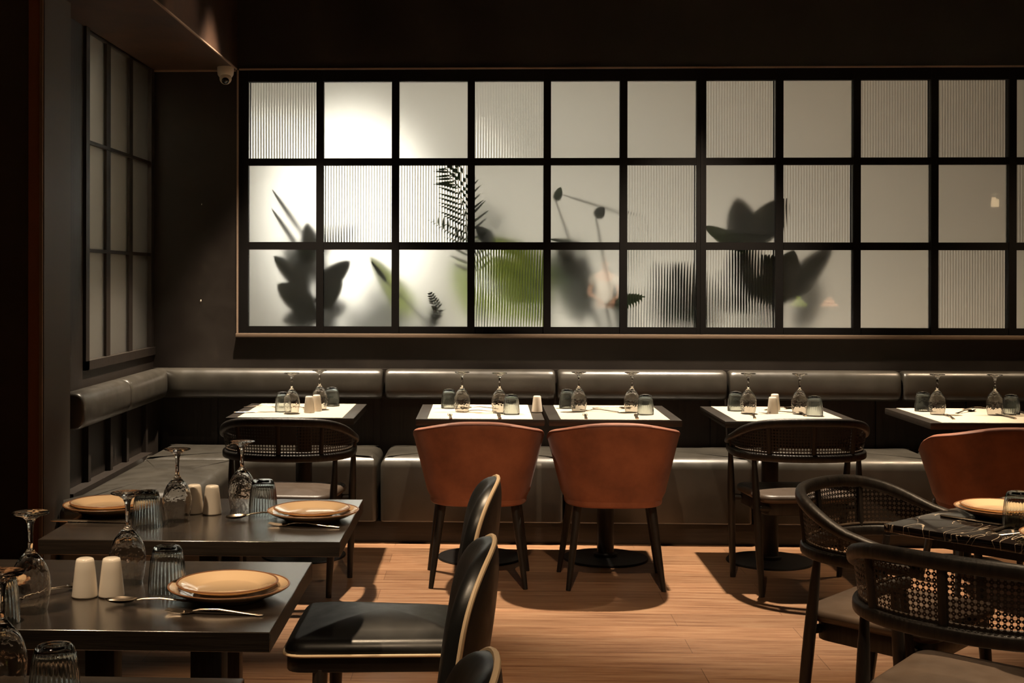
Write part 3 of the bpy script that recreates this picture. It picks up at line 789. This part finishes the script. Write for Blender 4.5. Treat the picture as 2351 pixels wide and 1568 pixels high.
def tumbler_at(px, py, label, z=RZ_):
    D = at(px, py, z); put(tm, (D.x, D.y, z), random.random()*6, label, 'tumbler', 'ribbed blue-tinted tumblers turned upside down')
def shaker_at(px, py, label, z=RZ_):
    D = at(px, py, z); put(sh, (D.x, D.y, z), 0, label, 'shaker', 'white porcelain salt and pepper shakers')
def cutlery(kind, a, b, label, z=RZ_, lift=0):
    """handle end at pixel a, pointing to pixel b"""
    A, B = at(*a, z), at(*b, z); d = B-A
    rz = math.atan2(d.y, d.x)-PI/2
    put(cut[kind], (A.x, A.y, z+lift), rz, label, kind, kind+'s on the tables')
TN = ['the corner table', 'the table behind the left brown chair', 'the table behind the second brown chair', 'the table behind the right cane chair', 'the table behind the rightmost brown chair']
for k, (a, b_) in enumerate((((670, 856), (734, 850)), ((1061, 854), (1147, 856)), ((1329, 854), (1451, 855)), ((1718, 857), (1836, 858)), ((2152, 859), (2284, 860)))):
    glass_at(*a, 'left wine glass of the pair on '+TN[k]); glass_at(*b_, 'right wine glass of the pair on '+TN[k])
for k, (a, b_) in enumerate((((650, 945), (762, 932)), ((1031, 937), (1174, 951)), ((1302, 937), (1482, 951.5)), ((1689, 943), (1870, 955)), ((2119, 944), (2322, 951)))):
    tumbler_at(*a, 'left ribbed bluish tumbler on '+TN[k]); tumbler_at(*b_, 'right ribbed bluish tumbler on '+TN[k])
shaker_at(710, 947, 'white shaker in front of the other on the corner table'); shaker_at(727, 943.5, 'white shaker half hidden by its twin on the corner table')
shaker_at(1233, 946, 'single white shaker at the right end of the table behind the left brown chair')
shaker_at(1774, 949, 'white shaker in front of its twin on the table behind the right cane chair'); shaker_at(1779, 941, 'white shaker hidden behind its twin on the table behind the right cane chair')
glass_at(407, 1030, 'upside-down wine glass left of the white shakers on the second bare table', TZ)
glass_at(556, 1013, 'upside-down wine glass beside the right tumbler on the second bare table', TZ)
glass_at(293, 1130, 'upside-down wine glass right behind the two shakers on the foreground table', TZ)
glass_at(70, 1176, 'upside-down wine glass left of the two shakers on the foreground table', TZ)
glass_at(4, 1313, 'upside-down wine glass cut off by the left edge at the bottom', TZ)
tumbler_at(338, 1209, 'ribbed tumbler between the left plates and a wine glass on the second bare table', TZ)
tumbler_at(604, 1179, 'ribbed tumbler behind the right plates on the second bare table', TZ)
tumbler_at(384, 1357, 'ribbed tumbler behind the plates on the foreground table', TZ)
tumbler_at(-3, 1428, 'ribbed tumbler cut off by the left edge on the foreground table', TZ)
tumbler_at(125, 1622, 'ribbed tumbler at the bottom left, cut off by the lower edge', TZ)
shaker_at(446, 1178, 'white shaker partly behind a wine glass on the second bare table', TZ); shaker_at(487, 1180, 'fully visible white shaker on the second bare table', TZ)
shaker_at(195, 1370, 'left one of the two white shakers on the foreground table', TZ); shaker_at(256, 1369, 'right one of the two white shakers on the foreground table', TZ)
def plates(p, where, z=TZ):
    put(big, (p.x, p.y, z), 0, 'larger under-plate '+where, 'plate', 'cream plates stacked in pairs')
    put(small, (p.x-.004, p.y+.004, z+.0128), 0, 'smaller top plate '+where, 'plate', 'cream plates stacked in pairs')
plates(at(719, 1192, TZ), 'beside the right tumbler on the second bare table')
plates(at(250, 1177, TZ), 'at the left end of the table nearest the corner bench')
plates(at(526, 1371, TZ), 'on the foreground table')
plates(at(-78, 1362, TZ), 'cut off by the left edge on the foreground table')
plates(Vector((1.437, 3.675, 0)), 'on the far side of the marble table'); plates(Vector((1.462, 3.29, 0)), 'at the right edge on the near side of the marble table')
tumbler_at(2338, 1211, 'ribbed tumbler on the marble table', TZ)
# cutlery on the wall tables: near fork and knife pointing to the wall, spoon and fork across the far side
for k, (f_, kn, s_, fk) in enumerate((
    (None, ((537, 948), (640, 946)), ((640, 936), (705, 939)), ((560, 935), (640, 935))),
    (((1035, 962), (1031, 946)), ((1148, 962), (1144, 950)), ((1145, 939), (1075, 938)), ((1140, 946), (1058, 947))),
    (((1346, 962), (1341, 946)), ((1463, 962), (1459, 950)), ((1360, 938), (1425, 938)), ((1420, 947), (1350, 944))),
    (((1733, 961), (1724, 947)), ((1850, 956), (1836, 946)), ((1755, 942), (1815, 938)), ((1825, 948), (1765, 950))),
    (((2190, 963), (2160, 948)), ((2332, 962), (2290, 952)), ((2195, 950), (2265, 939)), ((2210, 941), (2275, 937))))):
    w = TN[k]
    if f_: cutlery('fork', *f_, 'steel fork at the near edge of '+w)
    cutlery('knife', *kn, 'steel knife lying on '+w)
    cutlery('spoon', *s_, 'steel spoon lying across '+w)
    cutlery('fork', *fk, 'steel fork lying across '+w, lift=.0 if not f_ else .001)
w = 'the second bare table'
cutlery('fork', (780, 1212), (650, 1207), 'fork lying in front of the right plates on '+w, TZ)
cutlery('spoon', (672, 1180), (575, 1190), 'spoon with its bowl left of the right plates on '+w, TZ, .003)
cutlery('knife', (118, 1197), (290, 1201), 'knife in front of the left plates on '+w, TZ)
w = 'the foreground table'
cutlery('fork', (604, 1414), (430, 1408), 'fork lying in front of the plates on '+w, TZ)
cutlery('spoon', (470, 1388), (330, 1388), 'spoon with its dark bowl left of the plates on '+w, TZ, .003)
cutlery('spoon', (20, 1385), (135, 1362), 'spoon with a shining bowl right of the left wine glass on '+w, TZ, .003)
w = 'the marble table'
cutlery('knife', (2160, 1186), (2300, 1207), 'knife beside the far plates on '+w, TZ)
cutlery('knife', (2280, 1221), (2330, 1205), 'knife of which the handle shows beside the near plates on '+w, TZ)
cutlery('fork', (2292, 1229), (2338, 1229), 'fork of which the handle shows beside the near plates on '+w, TZ)

# ------------------------------------------------------------------ plants behind the frosted glass
def leaf(g, base, tip, w, bend=.05, nrm=(0, -1, 0), n_=12, pw=.75, fold=.18):
    A, B = Vector(base), Vector(tip); d = (B-A); t = d.normalized(); sd = t.cross(Vector(nrm)).normalized(); nn = sd.cross(t).normalized()
    rows = []
    for i in range(n_+1):
        a = i/n_; c = A+d*a+nn*bend*math.sin(PI*a); ww = w/2*math.sin(PI*min(1, a**pw*.985+.012))**.62
        rows.append([c+sd*ww*q+nn*(-fold*ww*(1-abs(q))) for q in (-1, -.5, 0, .5, 1)])
    g.grid(rows)
    th = .0015
    g.grid([[p+nn*-th for p in r] for r in rows])
def stem(g, pts, r=.006): g.tube([Vector(p) for p in pts], r, 8, up=(0, 1, 0))
def pot(t, r=.16, h=.34):
    g = G(); g.lathe([(0, 0), (r*.72, 0), (r*.75, .01), (r*.97, h-.03), (r*1.02, h-.02), (r*1.02, h), (r*.94, h), (r*.93, h-.04), (0, h-.04)], 28); build(g, 'pot', M['pot'], t)
def plant(name, cx, cy_, label, cat, leaves, mt_, stems=(), r=.16):
    """leaves: (basepx, basedepth, tippx, tipdepth, width, bend)"""
    t = empty(name, (cx, cy_, 0)); tag(t, label, cat, 'plants behind the frosted window'); pot(t, r)
    o0 = Vector((cx, cy_, 0)); sg = G()
    hub = Vector((0, 0, .30))
    for L_ in leaves:
        (b0, bd), (t0, td), w, bend = L_[0], L_[1], L_[2], L_[3]
        mm = L_[4] if len(L_) > 4 else mt_
        A, B = aty(*b0, bd)-o0, aty(*t0, td)-o0
        g = G(); leaf(g, A, B, w, bend, nrm=L_[5] if len(L_) > 5 else (0, -1, .15)); build(g, 'leaf', M[mm], t, angle=80)
        sg.tube([hub, hub.lerp(A, .45)+Vector((0, 0, .08)), hub.lerp(A, .8)+Vector((0, 0, .03)), A], [.012, .010, .007, .004], 6, up=(0, 1, .3))
    build(sg, 'stem', M['leaf_dark'], t); return t
N = 7.503   # just behind the glass
plant('rubber_plant', -.72, 8.0, 'dark rubber plant with broad leaves behind the leftmost window panes', 'plant', [
    (((700, 545), 7.72), ((625, 435), N+.004), .028, .0), (((700, 590), 7.74), ((624, 479), N+.004), .03, .0),
    (((712, 668), 7.66), ((630, 588), 7.545), .105, -.02), (((718, 620), 7.70), ((705, 512), 7.58), .12, -.02), (((722, 590), 7.9), ((765, 515), 7.8), .12, .0),
    (((735, 660), 7.60), ((803, 600), 7.55), .12, .0), (((722, 712), 7.64), ((638, 652), 7.55), .15, -.02), (((730, 705), 7.60), ((785, 640), 7.55), .12, .0),
    (((735, 722), 7.72), ((650, 735), 7.66), .14, .0), (((735, 715), 7.85), ((795, 700), 7.78), .14, .0), (((715, 650), 7.85), ((655, 560), 7.9), .16, .0),
    (((740, 640), 7.8), ((700, 560), 7.8), .14, 0)], 'leaf_dark')
plant('rubber_plant', -.35, 8.35, 'blurred dark shrub low behind the second and third window columns', 'plant', [
    (((870, 770), 8.5), ((862, 640), 8.45), .16, 0), (((900, 780), 8.5), ((920, 660), 8.45), .16, 0), (((840, 780), 8.4), ((800, 700), 8.4), .14, 0), (((980, 780), 8.2), ((1000, 690), 8.1), .10, 0)], 'leaf_dark')
plant('banana_plant', .35, 8.25, 'lime green banana plant behind the middle of the window', 'plant', [
    (((1260, 610), 7.85), ((1092, 545), 7.62), .13, .03), (((1270, 690), 7.95), ((1085, 590), 7.75), .17, .03), (((1265, 655), 8.05), ((1130, 560), 8.0), .16, 0), (((1250, 745), 8.0), ((1100, 665), 7.9), .17, 0),
    (((1250, 660), 8.2), ((1335, 560), 8.3), .22, 0, 'leaf_green'), (((1120, 735), 8.2), ((1040, 600), 8.0), .20, 0),
    (((1130, 560), 7.62), ((1094, 521), N+.006), .09, .01, 'leaf_dark'), (((950, 720), 8.1), ((850, 590), 7.60), .13, .03), (((888, 648), 7.56), ((852, 600), 7.51), .03, .01, 'leaf_green'),
    (((1340, 740), 8.1), ((1290, 580), 8.0), .2, 0, 'leaf_green')], 'leaf_lime')
# palm frond: midrib with leaflets
def frond(t, o0, pts, n_, ll, wl, mt_, side=(1, 1)):
    P = [aty(*p, d)-o0 for p, d in pts]
    def cur(a):
        a *= len(P)-1; i = min(int(a), len(P)-2); return P[i].lerp(P[i+1], a-i)
    g = G(); g.tube([cur(k/10) for k in range(11)], [.006-.005*k/10 for k in range(11)], 6, up=(0, 1, 0))
    for k in range(n_):
        a = .05+.93*k/n_; c = cur(a); tdir = (cur(min(1, a+.03))-cur(max(0, a-.03))).normalized()
        sd = tdir.cross(Vector((0, 1, 0))).normalized(); L_ = ll*(math.sin(PI*(a*.72+.24))**.8)
        for s_ in (-1, 1):
            if side[0 if s_ < 0 else 1] == 0: continue
            e = c+sd*s_*L_*random.uniform(.72, .85)+tdir*L_*random.uniform(.35, .6)+Vector((0, random.uniform(-.06, .02)*L_, 0))
            e.y = max(e.y, N+.003-o0.y); leaf(g, c, e, wl, .003, n_=6, fold=.1)
    build(g, 'frond', M[mt_], t, angle=80)
t = empty('palm', (-.10, 7.88, 0)); tag(t, 'feathery palm with a frond against the glass of the third window column', 'palm', 'plants behind the frosted window'); pot(t, .14)
o0 = Vector((-.10, 7.88, 0))
frond(t, o0, [((1082, 640), 7.60), ((1070, 520), 7.525), ((1050, 430), 7.512), ((1018, 378), 7.51)], 20, .17, .014, 'leaf_green')
frond(t, o0, [((1085, 590), 7.60), ((1045, 545), 7.53), ((985, 505), 7.512)], 8, .10, .012, 'leaf_green', (1, 0))
frond(t, o0, [((992, 748), 7.60), ((1005, 710), 7.53), ((985, 668), 7.51)], 14, .05, .012, 'leaf_dark')
frond(t, o0, [((1110, 700), 7.95), ((1130, 560), 7.95), ((1095, 470), 7.95)], 12, .2, .02, 'leaf_green')
g = G(); g.tube([(0, 0, .3), (.05, -.1, .8), aty(1082, 640, 7.60)-o0], [.02, .014, .006], 8, up=(0, 1, 0)); build(g, 'stem', M['leaf_dark'], t)
plant('ficus', .95, 8.1, 'slender plant with pointed leaf tips behind the fifth and sixth window columns', 'plant', [
    (((1276, 462), 7.56), ((1287, 430), N), .05, 0, 'leaf_green'), (((1368, 500), 7.56), ((1386, 476), N), .065, .0), (((1445, 496), 7.68), ((1285, 445), 7.52), .012, 0),
    (((1390, 700), 7.66), ((1478, 681), N), .085, -.01, 'leaf_green'), (((1590, 760), 7.85), ((1545, 600), 7.72), .20, .0), (((1330, 740), 7.9), ((1340, 590), 7.7), .16, 0),
    (((1480, 780), 8.2), ((1400, 660), 8.1), .18, 0), (((1340, 562), 7.75), ((1262, 549), N), .035, .01, 'leaf_green'), (((1600, 740), 7.66), ((1565, 600), 7.60), .10, 0), (((1330, 640), 7.7), ((1280, 560), 7.65), .12, 0)], 'leaf_dark')
plant('rubber_plant', 1.75, 7.95, 'dark rubber plant with large oval leaves behind the seventh and eighth window columns', 'plant', [
    (((1715, 570), 7.66), ((1692, 455), 7.60), .19, .0), (((1720, 560), 7.60), ((1800, 456), 7.535), .18, .0), (((1740, 700), 7.64), ((1700, 550), 7.56), .20, -.02),
    (((1775, 700), 7.60), ((1822, 575), 7.52), .19, -.02), (((1790, 690), 7.68), ((1910, 565), 7.62), .15, .0), (((1725, 575), 7.56), ((1618, 520), N+.004), .10, -.01, 'leaf_green'),
    (((1750, 720), 7.8), ((1705, 620), 7.8), .2, 0), (((1830, 760), 8.0), ((1880, 640), 8.0), .14, 0), (((1800, 650), 7.60), ((1755, 585), 7.535), .12, 0), (((1700, 770), 8.1), ((1665, 660), 8.1), .15, 0)], 'leaf_dark')

# ------------------------------------------------------------------ what the glass mirrors: pendants and the open kitchen behind the viewer
def make_pendant():
    t = empty('pendant_lamp')
    g = G(); g.lathe([(.31, -.075), (.315, -.07), (.315, .07), (.30, .08)], 144, rib=lambda z, a: .006*math.cos(48*a)); g.lathe([(.30, .08), (.02, .10), (.02, .095), (.298, .076)], 48); build(g, 'lamp_shade', M['pend_glass'], t, angle=60)
    g = G(); g.lathe([(.034*math.sin(PI*k/10), -.034*math.cos(PI*k/10)-.01) for k in range(11)], 20); build(g, 'bulb', M['bulb'], t)
    g = G(); g.lathe([(0, .14), (.022, .14), (.022, .022), (0, .022)], 16); build(g, 'socket', M['black_metal'], t)
    g = G(); g.tube([(0, 0, .14), (0, 0, CEIL-2.33)], .004, 6, up=(0, 1, 0)); build(g, 'cord', M['black_metal'], t)
    return t
M['pend_glass'] = glass('pendant_glass', (1, .96, .9), .0, 1.45)
pd = make_pendant()
place(pd, True, 6.15, -1.0, 0, 'ribbed glass pendant lamp mirrored in the rightmost window panes', 'pendant lamp', 'pendant lamps', 2.33)
place(pd, False, 4.35, -1.0, 0, 'ribbed glass pendant lamp over the middle of the room behind the viewer', 'pendant lamp', 'pendant lamps', 2.33)
place(pd, False, 2.55, -1.0, 0, 'ribbed glass pendant lamp behind the viewer, nearest the left tables', 'pendant lamp', 'pendant lamps', 2.33)
KC = empty('kitchen_counter', (3.3, -4.5, 0)); tag(KC, 'long dark counter of the open kitchen, mirrored in the window', 'counter')
build(G().box(-3, 3, -.3, .3, 0, .92), 'body', M['wood_panel'], KC, smooth=False); build(G().box(-3.03, 3.03, -.34, .34, .92, .96), 'worktop', M['marble'], KC, bevel=.004, segs=2)
def pile(cx, cy_, mt_, name, label, grp):
    n_ = 0; r = .038
    for lay, k in enumerate((3, 2, 1)):
        for i in range(k):
            for j in range(k):
                x = cx+(i-(k-1)/2)*2*r; y = cy_+(j-(k-1)/2)*2*r; z = .96+r+lay*r*1.42
                if n_ == 0:
                    g = G(); g.lathe([(r*math.sin(PI*a/10)*(1.02), -r*math.cos(PI*a/10)*(.93+.07*math.sin(PI*a/10))) for a in range(11)], 16); o = build(g, name, M[mt_])
                else: o = o0_.copy(); col.objects.link(o)
                if n_ == 0: o0_ = o
                n_ += 1; o.location = (x, y, z); tag(o, label, 'fruit', grp)
pile(4.66, -4.55, 'apple', 'green_apple', 'green apple in the pyramid on the kitchen counter', 'green apples in a pyramid')
pile(5.1, -4.5, 'peach', 'peach', 'peach in the pyramid on the kitchen counter', 'peaches in a pyramid')

# cook in a white polo shirt behind the counter
def skin_mesh(name, pts, edges, radii, m_, parent, sub=2, root=0):
    me = bpy.data.meshes.new(name); me.from_pydata(pts, edges, []); o = link(name, me, parent); me.materials.append(m_)
    md = o.modifiers.new('skin', 'SKIN'); md.use_smooth_shade = True; sb = o.modifiers.new('sub', 'SUBSURF'); sb.levels = sub; sb.render_levels = sub
    for i, r_ in enumerate(radii):
        sv = me.skin_vertices[0].data[i] if me.skin_vertices else None
        if sv: sv.radius = r_ if hasattr(r_, '__len__') else (r_, r_)
    if me.skin_vertices: me.skin_vertices[0].data[root].use_root = True
    return o
pr = empty('person', (1.85, -5.15, 0)); tag(pr, 'person in a white polo shirt working at the kitchen counter, mirrored in the window', 'person')
pts = [(0, 0, .95), (0, 0, 1.12), (0, .02, 1.30), (0, .03, 1.44), (0, .05, 1.52), (0, .09, 1.60), (0, .10, 1.70),
       (-.17, .02, 1.40), (-.24, .06, 1.16), (-.14, .27, 1.08), (-.09, .34, 1.06), (.17, .02, 1.40), (.24, .06, 1.16), (.14, .27, 1.08), (.09, .34, 1.06),
       (-.10, 0, .88), (-.11, .02, .48), (-.11, -.02, .08), (-.11, .12, .04), (.10, 0, .88), (.11, .02, .48), (.11, -.02, .08), (.11, .12, .04)]
edg = [(0, 1), (1, 2), (2, 3), (3, 4), (4, 5), (5, 6), (3, 7), (7, 8), (8, 9), (9, 10), (3, 11), (11, 12), (12, 13), (13, 14), (0, 15), (15, 16), (16, 17), (17, 18), (0, 19), (19, 20), (20, 21), (21, 22)]
rad = [(.15, .11), (.14, .10), (.15, .11), (.10, .08), .055, .085, .085, .055, .042, .032, .03, .055, .042, .032, .03, .085, .06, .045, .04, .085, .06, .045, .04]
def mk(name, idx, m_, grow, parent, fn=None):
    mp = {v_: i for i, v_ in enumerate(idx)}
    P = [pts[i] for i in idx]; E = [(mp[a], mp[b_]) for a, b_ in edg if a in mp and b_ in mp]
    R_ = [tuple(q+grow for q in (rad[i] if hasattr(rad[i], '__len__') else (rad[i],)*2)) for i in idx]
    me = bpy.data.meshes.new(name); me.from_pydata(P, E, []); o = link(name, me, parent); me.materials.append(m_)
    md = o.modifiers.new('skin', 'SKIN'); md.use_smooth_shade = True
    sb = o.modifiers.new('sub', 'SUBSURF'); sb.levels = 2; sb.render_levels = 2
    for i, r_ in enumerate(R_): me.skin_vertices[0].data[i].radius = r_
    me.skin_vertices[0].data[0].use_root = True
    return o
mk('body', list(range(23)), M['skin'], 0, pr)
# fingers on both hands
for s_ in (-1, 1):
    g = G()
    for k, ln in enumerate((.065, .075, .07, .058)):
        x = s_*.09-.027+.018*k; g.tube([(x, .355, 1.055), (x, .385+ln*.2, 1.045), (x, .39+ln*.6, 1.02), (x, .385+ln*.7, 1.0)], [.009, .0088, .008, .006], 8)
    g.tube([(s_*.09-s_*.028, .34, 1.05), (s_*.09-s_*.05, .365, 1.035), (s_*.09-s_*.05, .39, 1.02)], [.011, .010, .007], 8)
    build(g, 'fingers', M['skin'], pr)
shirt_pts = {0: 0, 1: 1, 2: 2, 3: 3, 7: 4, 11: 5}
sv = list(pts); pts[8] = tuple(.45*a+.55*b_ for a, b_ in zip(sv[7], sv[8])); pts[12] = tuple(.45*a+.55*b_ for a, b_ in zip(sv[11], sv[12]))
tag(mk('polo_shirt', [0, 1, 2, 3, 7, 8, 11, 12], M['polo'], .016, pr), 'white short-sleeved polo shirt'); pts[8], pts[12] = sv[8], sv[12]
mk('trousers', [0, 15, 16, 17, 19, 20, 21], M['trousers'], .014, pr)
g = G(); g.lathe([(.098*math.sin(PI*.55*k/8), .105*math.cos(PI*.55*k/8)) for k in range(9)], 20, (0, .085, 1.68)); build(g, 'hair', M['hair'], pr)
g = G(); g.lathe([(.016*math.sin(PI*k/6), .022*math.cos(PI*k/6)) for k in range(7)], 10, (0, .185, 1.655)); build(g, 'nose', M['skin'], pr)
